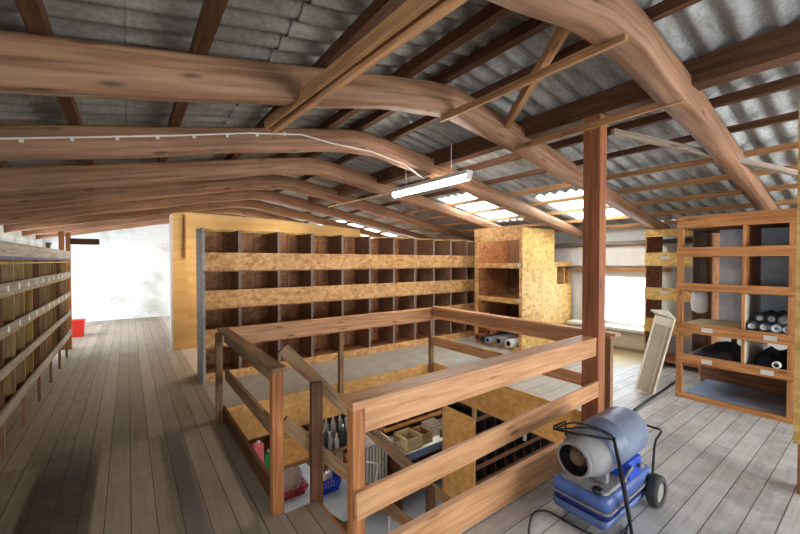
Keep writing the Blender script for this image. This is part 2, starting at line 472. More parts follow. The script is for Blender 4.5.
# right wall details: gutter board, rails, window
m = MB().box(XR-.08, XR, 2.3, 6.2, 1.46, 1.53)
struct('trim_4', m, M['lath'])
m = MB().box(XR-.05, XR, 1.9, 6.2, 1.56, 1.93)
struct('trim_5', m, M['white'])
m = MB().box(XR-.12, XR, 1.9, 6.2, 1.95, 2.02)
struct('trim_6', m, M['greylath'])
m = MB().box(XR-.3, XR+.02, 2.4, 4.0, .38, .43)
struct('trim_7', m, M['white'])
m = MB().box(XR-.04, XR, 2.2, 4.0, .03, .3)
struct('trim_8', m, M['white'])
m = MB().box(XR+.02, XR+.1, WY0, WY1, WZ1-.06, WZ1).box(XR+.02, XR+.1, WY0, WY1, WZ0, WZ0+.05)
m.box(XR+.02, XR+.1, WY0, WY0+.05, WZ0, WZ1).box(XR+.02, XR+.1, WY1-.05, WY1, WZ0, WZ1)
w1 = struct('window_1', m, M['white'])
pn = MB().box(XR+.055, XR+.06, WY0+.05, WY1-.05, WZ0+.05, WZ1-.06).build('pane', M['glass'], w1)
m = MB()
for y in (9.2, 10.2, 11.3, 12.35): m.box(XR+.02, XR+.1, y, y+.05, .5, 2.1)
m.box(XR+.02, XR+.1, 9.2, 12.4, .5, .55).box(XR+.02, XR+.1, 9.2, 12.4, 2.05, 2.1)
w2 = struct('window_8', m, M['white'])
MB().box(XR+.055, XR+.06, 9.25, 12.35, .55, 2.05).build('pane', M['glass'], w2)

m = MB()
for y in (8.85, 10.08, 11.3, 12.55): m.box(XL-.09, XL-.02, y, y+.05, .5, 1.9)
m.box(XL-.09, XL-.02, 8.85, 12.6, .5, .55).box(XL-.09, XL-.02, 8.85, 12.6, 1.85, 1.9)
w3 = struct('window_9', m, M['white'])  # window added out of view to bring light into the hall
MB().box(XL-.06, XL-.055, 8.9, 12.55, .55, 1.85).build('pane', M['glass'], w3)
m = MB()
for y in (-1.8, -.62, .55): m.box(XL-.09, XL-.02, y, y+.05, .9, 1.9)
m.box(XL-.09, XL-.02, -1.8, .6, .9, .95).box(XL-.09, XL-.02, -1.8, .6, 1.85, 1.9)
w4 = struct('window_10', m, M['white'])  # window added out of view to light the faces turned left
MB().box(XL-.06, XL-.055, -1.75, .55, .95, 1.85).build('pane', M['glass'], w4)
# roof sheets ------------------------------------------------------------------
AMP, PITCH = .024, .177
def corr(m, x0, x1, y0, y1, lift=0):
    n = max(2, int(round((y1-y0)/PITCH*8)))
    steps = 2
    top, bot = [], []
    for side, dz in ((0, .0), (1, .009)):
        rows = []
        for k in range(steps+1):
            x = x0+(x1-x0)*k/steps
            row = []
            for j in range(n+1):
                y = y0+(y1-y0)*j/n
                row.append((x, y, sheet(x)+lift+AMP*math.cos(2*PI*y/PITCH)+dz))
            rows.append(row)
        if side == 0: top = rows
        else: bot = rows
    for rows in (top, bot):
        m.rings(rows, closed=False, cap=False)
sky = [(5.5, 7.0, 2.72, 3.69), (4.9, 6.6, 4.62, 5.35), (5.0, 7.2, 9.6, 12.6)]
def slope_sheets(name, x0, x1, rows, sgn):
    m = MB()
    edges = [x0+(x1-x0)*k/rows for k in range(rows+1)]
    for k in range(rows):
        a, b_ = edges[k], edges[k+1]
        a2, b2 = a-.06, b_+.06
        lift = .012*(k % 2)
        ys = sorted({YB-.2, YE+.2, *[q for s in sky for q in s[2:]]})
        for ya, yb in zip(ys, ys[1:]):
            xa, xb = a2, b2
            hit = [s for s in sky if s[2] <= ya+1e-6 and s[3] >= yb-1e-6 and s[0] < b_ and s[1] > a]
            if not hit: corr(m, xa, xb, ya, yb, lift)
            else:
                s = hit[0]
                if s[0] > xa+.05: corr(m, xa, s[0], ya, yb, lift)
                if s[1] < xb-.05: corr(m, s[1], xb, ya, yb, lift)
    return struct(name, m, M['roofdim'] if sgn < 0 else M['roof'])
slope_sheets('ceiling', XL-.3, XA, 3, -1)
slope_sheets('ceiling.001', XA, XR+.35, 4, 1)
m = MB().beam((XA, YB-.2, sheet(XA)+.06), (XA, YE+.2, sheet(XA)+.06), .4, .05)
struct('ceiling.002', m, M['roof'])
for k, s in enumerate(sky):
    m = MB(); corr(m, s[0]-.05, s[1]+.05, s[2], s[3], .012)
    struct('window_%d' % (k+2), m, M['skylight'])

# ------------------------------------------------------------------ roof timbers
TY = [1.0, 2.4, 3.8, 5.2, 6.6, 8.0, 9.4, 10.8, 12.2]
def logring(x, y, zb, zt, w, tilt=(0, 0)):
    c = (zb+zt)/2; h = (zt-zb)/2; R = []
    for q in range(12):
        a = 2*PI*q/12
        ca, sa = math.cos(a), math.sin(a)
        e = .36
        R.append((x, y+w/2*math.copysign(abs(ca)**e, ca), c+h*math.copysign(abs(sa)**e, sa)))
    return R
tl = ['log roof truss nearest the camera, only its right rafter in view at the top',
      'thick log roof truss second from the camera, crossing the whole upper picture',
      'log roof truss third from the camera with a cream cable clipped along it',
      'log roof truss fourth from the camera, meeting the end of the lit tube lamp',
      'log roof truss above the front of the long pigeonhole shelving',
      'log roof truss just behind the long pigeonhole shelving',
      'log roof truss over the doorway of the bright hall',
      'log roof truss inside the bright hall, second from its end wall',
      'log roof truss closest to the white end wall of the hall']
for k, y in enumerate(TY):
    rnd = random.Random(k)
    J = lambda s: rnd.uniform(-s, s)
    PP = [(-1.75, 2.15, 2.40), (-1.1, 2.28, 2.53), (-.46, 2.42, 2.66), (.2, 2.545, 2.79), (.75, 2.67, 2.90), (1.2, 2.765, 2.99), (1.6, 2.845, 3.07), (1.9, 2.895, 3.125), (2.1, 2.925, 3.155), (XA, 2.935, 3.17),
          (2.5, 2.925, 3.145), (2.75, 2.885, 3.11), (3.1, 2.83, 3.06), (3.6, 2.75, 2.97), (4.2, 2.655, 2.855), (4.8, 2.56, 2.74), (5.5, 2.44, 2.61), (6.4, 2.29, 2.44), (7.48, 2.1, 2.23)]
    R = []
    fine = []
    for a, b_ in zip(PP, PP[1:]):
        for q in range(3): fine.append(tuple(a[c]+(b_[c]-a[c])*q/3 for c in range(3)))
    fine.append(PP[-1])
    ph = rnd.uniform(0, 6)
    for q, (x, zb, zt) in enumerate(fine):
        w = .15 + .06*max(0, 1-abs(x-XA)/2.6) + .006*math.sin(q*.9+ph)
        R.append(logring(x, y+.012*math.sin(x*1.3+ph), zb+.006*math.sin(q*.7+ph), zt, w))
    solo('roof_truss', MB().rings(R), M['log'], tl[k], 'roof beam', (XA, y, 2.95), 'log roof trusses')
# purlins
pl_x = [(-1.6, 0), (-1.0, 0), (-.32, 0), (.34, 0), (1.12, 0), (1.80, 0), (2.22, 0)]
pr_x = [2.65, 3.9, 4.44, 5.05, 5.62, 6.2, 6.8, 7.35]
pl_lab = ['lowest dark purlin under the left roof slope by the left wall', 'second dark purlin up from the left wall under the left slope',
          'brown purlin under the left roof slope, leftmost of those crossing the top edge', 'brown purlin under the left slope, second from the left at the top edge',
          'dark purlin directly above the doubled plank on the left roof slope', 'dark purlin between the doubled plank and the ridge', 'topmost dark purlin just left of the ridge']
pr_lab = ['topmost dark purlin just right of the ridge', 'thin purlin just right of the heavy dark beam', 'second thin purlin down from the heavy dark beam on the right slope',
          'third thin purlin down from the heavy dark beam on the right slope', 'pale batten crossing the upper part of the skylight sheets', 'pale batten crossing the lower part of the skylight sheets',
          'second lowest purlin of the right roof slope', 'lowest purlin on top of the window wall']
for (x, _), lb in zip(pl_x, pl_lab):
    z = logtop(x)+.035
    solo('roof_purlin', MB().beam((x, YB+.01, z), (x, YE-.01, z), .07, .085), M['purlin'], lb, 'purlin', (x, YB, z), 'roof purlins')
for x, lb in zip(pr_x, pr_lab):
    z = logtop(x)+.035
    pale = 4 < pr_x.index(x)+1
    solo('roof_purlin', MB().beam((x, YB+.01, z), (x, YE-.01, z), (.045 if x > 4 else .055), (.06 if x > 4 else .075)), M['lath'] if 5 < x else M['purlin'], lb, 'purlin', (x, YB, z), 'roof purlins')
# heavy purlin on the post
solo('ridge_beam', MB().beam((3.38, YB+.01, 3.02), (3.38, 8.0, 3.02), .15, .19), M['purlin'], 'heavy dark brown beam along the roof resting on the red-brown post', 'beam', (3.38, YB, 3.0))
# doubled plank at top left of centre
t = thing('double_plank', 'orange doubled plank hung slanting under the left slope at the top centre', 'plank', (.97, 2.0, 2.72))
part('board', MB().beam((1.045, .3, 2.66), (.965, 3.06, 2.74), .035, .09), M['rail'], t)
part('board', MB().beam((.975, .3, 2.66), (.90, 3.02, 2.74), .03, .07), M['lath'], t)
part('web_board', MB().beam((1.01, .3, 2.695), (.932, 3.03, 2.775), .05, .02), M['purlin'], t)
# laths
solo('brace_lath', MB().beam((2.28, .93, 2.925), (2.28, 2.46, 2.925), .03, .055), M['lath'], 'pale brown lath between the two nearest trusses at the ridge', 'lath', (2.28, 1.7, 2.92))
solo('brace_lath', MB().beam((3.24, .94, 2.83), (3.24, 2.36, 2.815), .03, .055), M['lath'], 'pale brown lath nailed across the front of the red-brown post near its top', 'lath', (3.24, 1.7, 2.8))
solo('brace_lath', MB().beam((1.95, .98, 3.08), (3.05, 2.36, 2.98), .05, .08), M['lath'], 'short diagonal strut crossing the ridge lath below the nearest truss', 'lath', (2.5, 1.7, 3.0))
solo('brace_lath', MB().beam((3.42, 1.5, 2.78), (5.4, .62, 2.53), .04, .05), M['greylath'], 'thin grey lath running from the post towards the right wall', 'lath', (4.4, 1.0, 2.65))

# main post
solo('roof_post', MB().box(3.27, 3.39, 1.53, 1.68, 0, 2.92), M['post'], 'tall red-brown square wooden post standing at the right end of the railing', 'post', (3.33, 1.6, 0), bevel=.006)

# lamp -----------------------------------------------------------------------
def tube_lamp(x, y0, y1, z, label, group):
    t = thing('tube_lamp', label, 'lamp', (x, (y0+y1)/2, z), group)
    part('housing', MB().box(x-.05, x+.05, y0, y1, z+.03, z+.08), M['white'], t, bevel=.004)
    c = part('tube', MB().tube([(x, y0+.03, z), (x, y1-.03, z)], .036, 12), M['tube'], t)
    for y in (y0, y1-.03): part('end_cap', MB().box(x-.03, x+.03, y, y+.03, z-.03, z+.03), M['white'], t)
    for y in (y0+.3, y1-.3): part('hanger', MB().tube([(x, y, z+.08), (x, y, logtop(x)+.02)], .005, 6), M['cable'], t)
    return t
tube_lamp(3.15, 2.92, 4.42, 2.61, 'lit fluorescent tube lamp hanging under the log trusses', 'tube lamps')
# conduit and cables
solo('conduit', MB().tube([(3.15, 4.43, 2.66), (3.15, 6.6, 2.70)], .014, 8), M['conduit'], 'pale straight conduit running back from the lit tube lamp', 'pipe', (3.15, 5.5, 2.68))
pts = [(-1.7, 3.71, 2.34), (-.69, 3.71, 2.50), (.3, 3.71, 2.72), (.94, 3.7, 2.87), (1.45, 3.68, 2.955), (1.8, 3.68, 2.93), (2.3, 3.68, 2.93), (2.8, 3.69, 2.86), (3.12, 3.7, 2.72)]
cb = thing('lamp_cable', 'thin pale cable clipped along the third log truss to the lamp', 'cable', pts[4])
part('cable', MB().tube(pts, .008, 6), M['cable'], cb)
for k in range(8):
    x = -.6+k*.27
    z = 2.50+(x+.69)*(2.87-2.50)/(.94+.69)-.012
    part('clip', MB().box(x-.012, x+.012, 3.70, 3.725, z-.018, z+.012), M['cable'], cb)

# ------------------------------------------------------------------ railing round the stairwell
r = thing('stairwell_railing', 'wooden railing with posts, two rails and kickboards around the stair opening', 'railing', (.8, 1.57, 0))
def post(x, y, z0, z1, w=.065, d=.065, mat='post', lab=None):
    part('post', MB().box(x-w/2, x+w/2, y-d/2, y+d/2, z0, z1), M[mat], r, label=lab, bevel=.004)
post(.775, 2.41, -.12, .93, .075, .06, 'postred')
post(.735, 4.10, -.02, .92, .06, .06, 'rail_old')
post(2.14, 4.15, -.02, .88, .055, .055, 'rail_old')
post(3.64, 4.14, -.02, .90, .06, .06, 'rail_old')
post(.90, 1.585, -.45, .924, .07, .06, 'postred')
post(3.66, 1.62, -.02, .92, .06, .06, 'rail_old')
# left side
part('top_rail', MB().box(.735, .83, 2.38, 4.19, .925, .955), M['rail_old'], r, bevel=.003)
part('rail_board', MB().box(.79, .815, 2.40, 4.12, .81, .925), M['rail_old'], r)
part('mid_rail', MB().box(.80, .825, 2.44, 4.15, .415, .525), M['rail_old'], r)
part('kickboard', MB().box(.775, .80, 2.445, 4.175, -.27, .14), M['darkwood'], r, label='dark kickboard on the left side')
# back
part('top_rail', MB().box(.83, 3.72, 4.10, 4.19, .925, .95), M['rail'], r, bevel=.003)
part('rail_board', MB().box(.83, 3.67, 4.12, 4.145, .77, .925), M['rail'], r)
part('kickboard', MB().box(.80, 3.69, 4.175, 4.2, -.30, .10), M['osbplain'], r, label='tall OSB kickboard on the far side')
# right
part('top_rail', MB().box(3.61, 3.72, 1.54, 4.10, .945, .975), M['rail'], r, bevel=.003)
part('rail_board', MB().box(3.64, 3.665, 1.6, 4.11, .80, .945), M['rail'], r)
part('mid_rail', MB().box(3.64, 3.665, 1.6, 4.11, .40, .525), M['rail'], r)
part('kickboard', MB().box(3.665, 3.69, 1.64, 4.17, -.30, .13), M['osbplain'], r, label='OSB kickboard on the right side')
# front
part('top_rail', MB().beam((.86, 1.615, .945), (3.268, 1.615, .965), .14, .04), M['rail'], r, bevel=.005)
part('rail_board', MB().beam((.93, 1.565, .865), (3.268, 1.565, .885), .03, .125), M['rail'], r, bevel=.003)
part('mid_rail', MB().beam((.87, 1.54, .465), (3.27, 1.54, .54), .028, .135), M['rail'], r, bevel=.003)
part('kickboard', MB().box(.94, 3.27, 1.555, 1.60, -.02, .20), M['rail'], r, bevel=.003)

# staircase ----------------------------------------------------------------------
s = thing('staircase', 'steep wooden stair with handrails going down through the floor opening', 'stairs', (1.03, 2.0, -.1))
def sx(x, off): return off-(x-.84)*1.075
for y in (1.68, 2.37):
    part('stringer', MB().beam((1.0, y, -.14), (3.12, y, -2.4), .035, .2), M['darkwood'], s)
for k in range(9):
    x = 1.06+k*.23; z = -.23-k*.245
    part('tread', MB().box(x, x+.24, 1.70, 2.35, z-.03, z), M['rail_old'], s)
part('riser', MB().box(1.03, 1.05, 1.66, 2.36, -.2, -.001), M['postred'], s)
part('handrail', MB().beam((.82, 2.43, sx(.82, 1.045)), (2.75, 2.43, sx(2.75, 1.045)), .03, .085), M['rail_old'], s)
part('mid_rail', MB().beam((.82, 2.43, sx(.82, .555)), (2.75, 2.43, sx(2.75, .555)), .03, .085), M['rail_old'], s)
for x in (1.045, 2.10, 2.7):
    z1 = sx(x, 1.045); part('post', MB().box(x-.04, x+.04, 2.375, 2.415, z1-1.15 if x > 1.1 else -.2, z1-.02), M['darkwood'], s)

# ------------------------------------------------------------------ left rack
L = thing('storage_rack', 'long tan wooden rack with pale rails along the left wall', 'rack', (-1.1, 5.5, 0))
Y0, Y1 = 2.0, 8.72
for z0, z1, mt in ((1.69, 1.815, 'whitewood'), (1.365, 1.465, 'greywood'), (1.03, 1.11, 'greywood'), (.70, .775, 'greywood'), (.34, .44, 'greywood')):
    part('front_rail', MB().box(-.84, -.82, Y0, Y1, z0, z1), M[mt], L)
part('edge_strip', MB().box(-.836, -.822, Y0, Y1, 1.665, 1.69), M['darkblue'], L, label='dark blue strip under the top rail')
for z in (1.64, 1.36, 1.02, .69, .34):
    part('shelf', MB().box(-1.5, -.841, Y0, Y1, z-.02, z), M['yellowboard'], L)
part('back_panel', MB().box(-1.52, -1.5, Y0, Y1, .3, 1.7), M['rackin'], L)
k = 0; y = Y0+.02
while y < Y1:
    part('divider', MB().box(-1.5, -.845, y, y+.02, .32, 1.69), M[('beigeboard', 'yellowboard', 'rackin', 'beigeboard')[k % 4]], L); y += .4; k += 1
y = 2.0
for k in range(9):
    yy = 2.0+.8*k
    part('leg', MB().box(-.87, -.84, yy-.015, yy+.015, 0, .4), M['divider'], L)
    part('rear_leg', MB().box(-1.5, -1.47, yy-.015, yy+.015, 0, .4), M['divider'], L)
for z in (1.415, 1.07):
    for k in range(11):
        yy = 4.48+k*.40
        part('price_tag', MB().box(-.82, -.817, yy-.025, yy+.025, z-.025, z+.025), M['tagdot'], L)
solo('wall_bracket', MB().box(-.9, -.86, 6.9, 6.98, 1.816, 1.9).box(-.9, -.86, 6.9, 7.1, 1.88, 1.9), M['greylath'], 'small grey wood block standing on top of the left rack', 'block', (-.88, 6.95, 1.816))

# red crate in the hall
t = thing('plastic_crate', 'bright red plastic crate on the hall floor past the left rack', 'crate', (-.9, 10.6, 0))
cx, cy = -.98, 10.7
m = MB()
a, b_, h = .2, .17, .34
def tub(m, cx, cy, z0, h, a0, b0, a1, b1, th=.012):
    def rr(z, a, b): return [(cx-a, cy-b, z), (cx+a, cy-b, z), (cx+a, cy+b, z), (cx-a, cy+b, z)]
    m.rings([rr(z0+th, a0-th, b0-th), rr(z0, a0, b0), rr(z0+h, a1, b1), rr(z0+h, a1-th, b1-th), rr(z0+th, a0-th, b0-th)], cap=False, smooth=False)
    i = len(m.v); m.v += rr(z0+th, a0-th, b0-th); m.f.append([i, i+1, i+2, i+3]); m.sm.append(False); m.uv += [(0, 0)]*4
    i = len(m.v); m.v += rr(z0, a0, b0); m.f.append([i+3, i+2, i+1, i]); m.sm.append(False); m.uv += [(0, 0)]*4
    return m
part('tub', tub(MB(), cx, cy, 0, h, .17, .15, .2, .18), M['red'], t)
def rim(m, cx, cy, z, a, b, r=.012):
    return m.tube([(cx-a, cy-b, z), (cx+a, cy-b, z), (cx+a, cy+b, z), (cx-a, cy+b, z)], r, 6, closed=True)
part('rim', rim(MB(), cx, cy, h, .205, .185), M['red'], t)

# ------------------------------------------------------------------ long pigeonhole shelving
X0, X1, YF, YK = .80, 6.68, 5.55, 6.08
P_ = thing('pigeonhole_shelving', 'long pigeonhole shelving with four OSB front boards along the far side', 'shelving', (3.7, 5.9, 0))
for z0, z1 in ((1.52, 1.765), (1.0, 1.245), (.47, .72), (0, .12)):
    xm = 3.05+random.uniform(-.3, .3)
    part('front_board', MB().box(X0+.03, X1, YF-.02, YF, z0, z1), M['osb'], P_)
for z in (1.52, 1.0, .47, .10):
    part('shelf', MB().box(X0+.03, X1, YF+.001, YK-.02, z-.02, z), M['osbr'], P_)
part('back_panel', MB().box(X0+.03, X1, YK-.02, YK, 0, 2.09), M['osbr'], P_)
part('end_panel', MB().box(X0, X0+.03, YF-.02, YK, 0, 2.1), M['greypanel'], P_, label='grey end panel at the left')
part('head_batten', MB().box(X0, X1, YK-.1, YK, 2.095, 2.12), M['osby'], P_)
dx = [1.275, 1.83, 2.36, 2.9, 3.44, 3.965, 4.465, 4.955, 5.43, 5.91, 6.38]
for x in dx:
    d = part('divider', MB().box(x-.012, x+.012, YF+.002, YK-.02, .1, 2.085), M['divider'], P_)
    part('front_edge', MB().box(x-.018, x+.018, YF, YF+.012, .12, 2.088), M['dividerfront'], P_, d)
for a, b_ in zip([X0+.03]+dx, dx+[X1]):
    xm = a+(b_-a)*.62
    part('back_batten', MB().box(xm-.018, xm+.018, YK-.035, YK-.02, .12, 2.08), M['rack'], P_)

# ------------------------------------------------------------------ OSB tower
T = thing('shelf_tower', 'tall OSB shelf unit with open front at the end of the long shelving', 'shelf unit', (6.2, 4.6, 0))
tx0, tx1, ty0, ty1, th = 5.70, 6.72, 4.0, 5.12, 2.26
part('side_panel', MB().box(tx0, tx1, ty0, ty0+.025, 0, th), M['osby'], T, label='bright yellow OSB side facing the camera')
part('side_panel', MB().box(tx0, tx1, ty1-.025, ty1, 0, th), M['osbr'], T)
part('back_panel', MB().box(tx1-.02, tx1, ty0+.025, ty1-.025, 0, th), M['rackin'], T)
part('head_board', MB().box(tx0-.025, tx0, ty0-.005, ty1+.01, 2.03, 2.29), M['osb'], T)
for z in (1.58, .93, .05):
    sh = part('shelf', MB().box(tx0+.0, tx1-.02, ty0+.025, ty1-.025, z-.025, z), M['osb'], T)
    part('lip', MB().box(tx0-.025, tx0-.001, ty0+.0, ty1, z-.07, z+.03), M['osb'], T, sh)
part('stile', MB().box(tx0-.024, tx0-.001, ty1-.085, ty1, .0, 2.03), M['osb'], T)
part('stile', MB().box(tx0-.024, tx0-.001, ty0, ty0+.06, .0, 2.03), M['osb'], T)
part('batten', MB().box(tx1-.05, tx1-.021, 4.55, 4.6, 1.6, 2.2), M['beigeboard'], T)
for z in (1.60, .95): part('paper_tag', MB().box(tx0-.028, tx0-.025, ty0+.02, ty0+.1, z-.05, z+.01), M['tag'], T)

# rolls in its bottom compartment
rl = [(4.99, .115, .058, 'rollred', 'reddish brown roll at the left of the bottom row in the OSB tower'),
      (4.84, .105, .052, 'rolldark', 'dark grey roll second from left in the bottom of the OSB tower'),
      (4.69, .105, .052, 'rollgrey', 'grey roll in the middle of the bottom row in the OSB tower'),
      (4.45, .12, .066, 'silver', 'silver grey roll fourth from left in the bottom of the OSB tower'),
      (4.22, .12, .066, 'rollwhite', 'whitish roll at the right of the bottom row in the OSB tower'),
      (4.76, .212, .055, 'rollred', 'rusty orange roll lying on top of the other rolls in the OSB tower'),
      (4.72, .325, .05, 'rollwhite', 'pale roll topmost of the pile in the OSB tower')]
rl = [(4.98, .125, .07, *rl[0][3:]), (4.83, .122, .066, *rl[1][3:]), (4.685, .12, .062, *rl[2][3:]), (4.46, .135, .078, *rl[3][3:]), (4.22, .135, .078, *rl[4][3:]), (4.77, .245, .064, *rl[5][3:]), (4.70, .365, .058, *rl[6][3:])]
def roll(name, x0, x1, y, z, rad, mat, core, label, cat, group):
    t = thing(name, label, cat, (x0, y, z), group)
    part('sleeve', MB().lathe((x0, y, z), (1, 0, 0), [(0.012, rad*.55), (0, rad*.6), (0, rad), (x1-x0, rad), (x1-x0, .001)], 16), M[mat], t)
    part('core', MB().lathe((x0, y, z), (1, 0, 0), [(.002, rad*.6), (.002, rad*.38), (.3, rad*.36), (.3, .001)], 14), M[core], t)
    return t
for k, (y, z, rad, mt, lb) in enumerate(rl):
    roll('material_roll', 5.60-.02*(k % 3) + (.12 if k > 4 else 0), 6.6, y, z, rad, mt, 'soot', lb, 'roll', 'rolls in the tower')

# low cabinet to the right of the tower
Cb = thing('low_cabinet', 'lower OSB cabinet with cut-out openings between tower and window wall', 'cabinet', (7.1, 4.3, 0))
cy0 = 4.05
m = MB()
m.box(6.73, 7.46, cy0, cy0+.02, 0, .98).box(6.73, 6.9, cy0, cy0+.02, .98, 1.6).box(6.9, 7.46, cy0, cy0+.02, 1.54, 1.6).box(6.9, 7.46, cy0, cy0+.02, .98, 1.18)
part('front_panel', m, M['osby'], Cb)
part('top_board', MB().box(6.73, 7.48, cy0-.02, 4.9, 1.6, 1.63), M['osb'], Cb)
part('side_panel', MB().box(7.44, 7.46, cy0+.02, 4.9, 0, 1.6), M['osb'], Cb)
part('back_panel', MB().box(6.73, 7.44, 4.88, 4.9, 0, 1.6), M['osbr'], Cb)
part('shelf', MB().box(6.73, 7.44, cy0+.02, 4.88, 1.13, 1.17), M['osb'], Cb)
part('divider', MB().box(7.2, 7.22, cy0+.02, 4.88, 1.17, 1.6), M['osb'], Cb)

# ------------------------------------------------------------------ OSB shelf unit by the window
U = thing('window_shelf_unit', 'narrow OSB shelf unit with labelled boards right of the window', 'shelf unit', (7.0, 2.1, 0))
ux, uy0, uy1 = 6.7, 1.62, 2.42
for z0, z1 in ((2.03, 2.14), (1.57, 1.78), (1.04, 1.23), (.52, .74)):
    b0 = part('front_board', MB().box(ux-.02, ux, uy0, uy1, z0, z1), M['osby'], U)
    part('paper_tag', MB().box(ux-.023, ux-.02, 2.08, 2.2, (z0+z1)/2, (z0+z1)/2+.05), M['tag'], U, b0) if z0 < 2 else None
for z in (1.59, 1.06, .54, .1):
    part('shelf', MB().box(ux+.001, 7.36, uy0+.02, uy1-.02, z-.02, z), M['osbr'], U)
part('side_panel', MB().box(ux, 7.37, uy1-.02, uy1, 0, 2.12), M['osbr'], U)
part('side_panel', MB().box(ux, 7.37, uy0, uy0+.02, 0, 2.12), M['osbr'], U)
part('stile', MB().box(ux-.021, ux-.001, uy0+.02, uy0+.09, .0, 2.03), M['rack'], U)
part('top_board', MB().box(ux, 7.37, uy0, uy1, 2.12, 2.14), M['osby'], U)

# ------------------------------------------------------------------ roll rack on the right
K = thing('roll_rack', 'orange-brown wooden rack with tagged boards, holding rolls, at the right', 'rack', (6.0, 1.1, 0))
kx, ky0, ky1, kb = 5.4, .60, 1.60, 6.62
rails = [(2.04, 2.18), (1.70, 1.81), (1.30, 1.385), (.79, .90), (.43, .535)]
for z0, z1 in rails:
    part('front_rail', MB().box(kx-.03, kx-.001, ky0, ky1, z0, z1), M['rack'], K, bevel=.003)
for z in (2.06, 1.72, 1.31, .82, .45):
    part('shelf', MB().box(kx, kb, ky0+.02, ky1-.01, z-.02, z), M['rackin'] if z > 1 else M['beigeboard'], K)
part('sill', MB().box(kx-.03, kx+.04, ky0, ky1, 0, .05), M['rack'], K)
for x in (kx+.02, kb-.03):
    for y in (ky0+.03, ky1-.025):
        part('upright', MB().box(x-.02, x+.03, y-.028, y+.028, .0, 2.14), M['rack'], K)
part('divider', MB().box(kx, kb, .985, 1.01, .45, 2.06), M['rack'], K)
part('divider_edge', MB().box(kx-.002, kx, .98, 1.015, .45, 2.06), M['beigeboard'], K) if False else None
part('back_panel', MB().box(6.05, 6.06, 1.011, 1.35, .84, 2.04), M['wallblue'], K, label='added blue-grey panel hiding the bright wall')  # panels added to hide the bright wall and dim the bays
part('back_panel', MB().box(6.15, 6.16, ky0+.021, .984, .84, 2.04), M['wallblue'], K, label='added blue-grey panel hiding the bright wall')
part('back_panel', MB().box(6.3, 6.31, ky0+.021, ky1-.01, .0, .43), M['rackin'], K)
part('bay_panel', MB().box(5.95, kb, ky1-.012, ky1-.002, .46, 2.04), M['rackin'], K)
part('divider_face', MB().box(kx+.01, kb, .98, .985, .46, 1.29), M['cream'], K, label='pale lower face of the divider')
part('back_brace', MB().box(kb-.01, kb+.015, 1.28, 1.34, 0, 2.1), M['lath'], K)
part('side_board', MB().box(kx+.05, kb, ky0, ky0+.02, .02, 2.1), M['rack'], K)
for y, z in ((1.30, .845), (.78, .845), (1.30, .48), (.80, .48)):
    part('paper_tag', MB().box(kx-.033, kx-.03, y-.05, y+.05, z-.025, z+.025), M['tag'], K)
# things in it
part('bay_shelf', MB().box(kx, kb-.3, ky0+.021, .979, .84, .90), M['beigeboard'], K)
rolls = [(.932, .9455, .045, 'rolldark'), (.838, .9455, .045, 'rolldark'), (.748, .944, .043, 'rollgrey'), (.665, .941, .04, 'rollgrey'),
         (.885, 1.028, .043, 'rolldark'), (.793, 1.03, .045, 'rolldark'), (.70, 1.026, .044, 'rollgrey')]
nm8 = ['first from divider, bottom layer', 'second from divider, bottom layer', 'third from divider, bottom layer', 'at the right end of the bottom layer',
       'first from divider, upper layer', 'second from divider, upper layer', 'third from divider, upper layer']
for (y, z, rad, mt), n_ in zip(rolls, nm8):
    roll('film_roll', 5.41+(.1 if z > 1 else 0), 6.13, y, z, rad, mt, 'rollwhite', 'white-ended roll in the right rack, ' + n_, 'roll', 'rolls on the right rack shelf')
solo('plywood_sheet', MB().box(5.43, 6.03, 1.03, 1.53, .823, .90), M['palewood'], 'stack of pale plywood lying in the middle bay of the right rack', 'plywood', (5.9, 1.28, .823))
# hanging white bag
m = MB()
R = []
for z, a, b_ in ((1.0, .03, .03), (1.03, .07, .09), (1.14, .07, .10), (1.24, .06, .09), (1.29, .04, .08)):
    R.append([(5.75+a*math.cos(q*PI/6), 1.47+b_*math.sin(q*PI/6)*.9, z+.008*math.sin(q*2)) for q in range(12)])
solo('plastic_bag', MB().rings(R), M['rollwhite'], 'white plastic bag hanging at the left of the right rack', 'bag', (5.75, 1.47, 1.0))
# dark cloth
def cloth(x0, x1, y0, y1, z, hh, seed, n=14):
    rn = random.Random(seed); rows = []
    for i in range(n+1):
        row = []
        for j in range(n+1):
            u = i/n; v = j/n; e = min(u, 1-u, v, 1-v)
            row.append((x0+(x1-x0)*u, y0+(y1-y0)*v, z+hh*min(1, e*5)*(.75+.25*math.sin(7*v+seed)*math.cos(5*u))+rn.uniform(0, .006)))
        rows.append(row)
    m = MB(); m.rings(rows, closed=False, cap=False)
    base = [(p[0], p[1], z) for p in rows[0]]
    m.box(x0, x1, y0, y1, z, z+.004)
    return m
solo('folded_sheet', cloth(5.45, 6.5, 1.04, 1.53, .4505, .16, 1), M['darkcloth'], 'dark folded sheeting in the lower left bay of the right rack', 'sheeting', (6, 1.28, .45))
solo('folded_sheet', cloth(5.45, 6.5, .66, .97, .4505, .22, 4), M['darkcloth'], 'dark blue-black sheeting heaped in the lower right bay of the right rack', 'sheeting', (6, .8, .45))
roll('film_roll', 5.38, 5.44, .735, .57, .035, 'rollwhite', 'soot', 'small white roll end among dark sheeting in the lower right bay', 'roll', None)
solo('floor_board', MB().beam((5.5, 1.1, .035), (6.5, 1.1, .035), .85, .03), M['blueboard'], 'blue-grey board lying on the floor under the right rack', 'board', (6, 1.1, .02))

# near right: OSB clad post at the frame edge
t = thing('clad_post', 'wooden post with an OSB strip at the far right edge of the picture', 'post', (3.95, .3, 0))
part('lower_post', MB().box(3.80, 3.95, .27, .405, 0, 2.6), M['post'], t)
part('cladding', MB().box(3.775, 3.80, .2, .425, .36, 2.78), M['osby'], t)

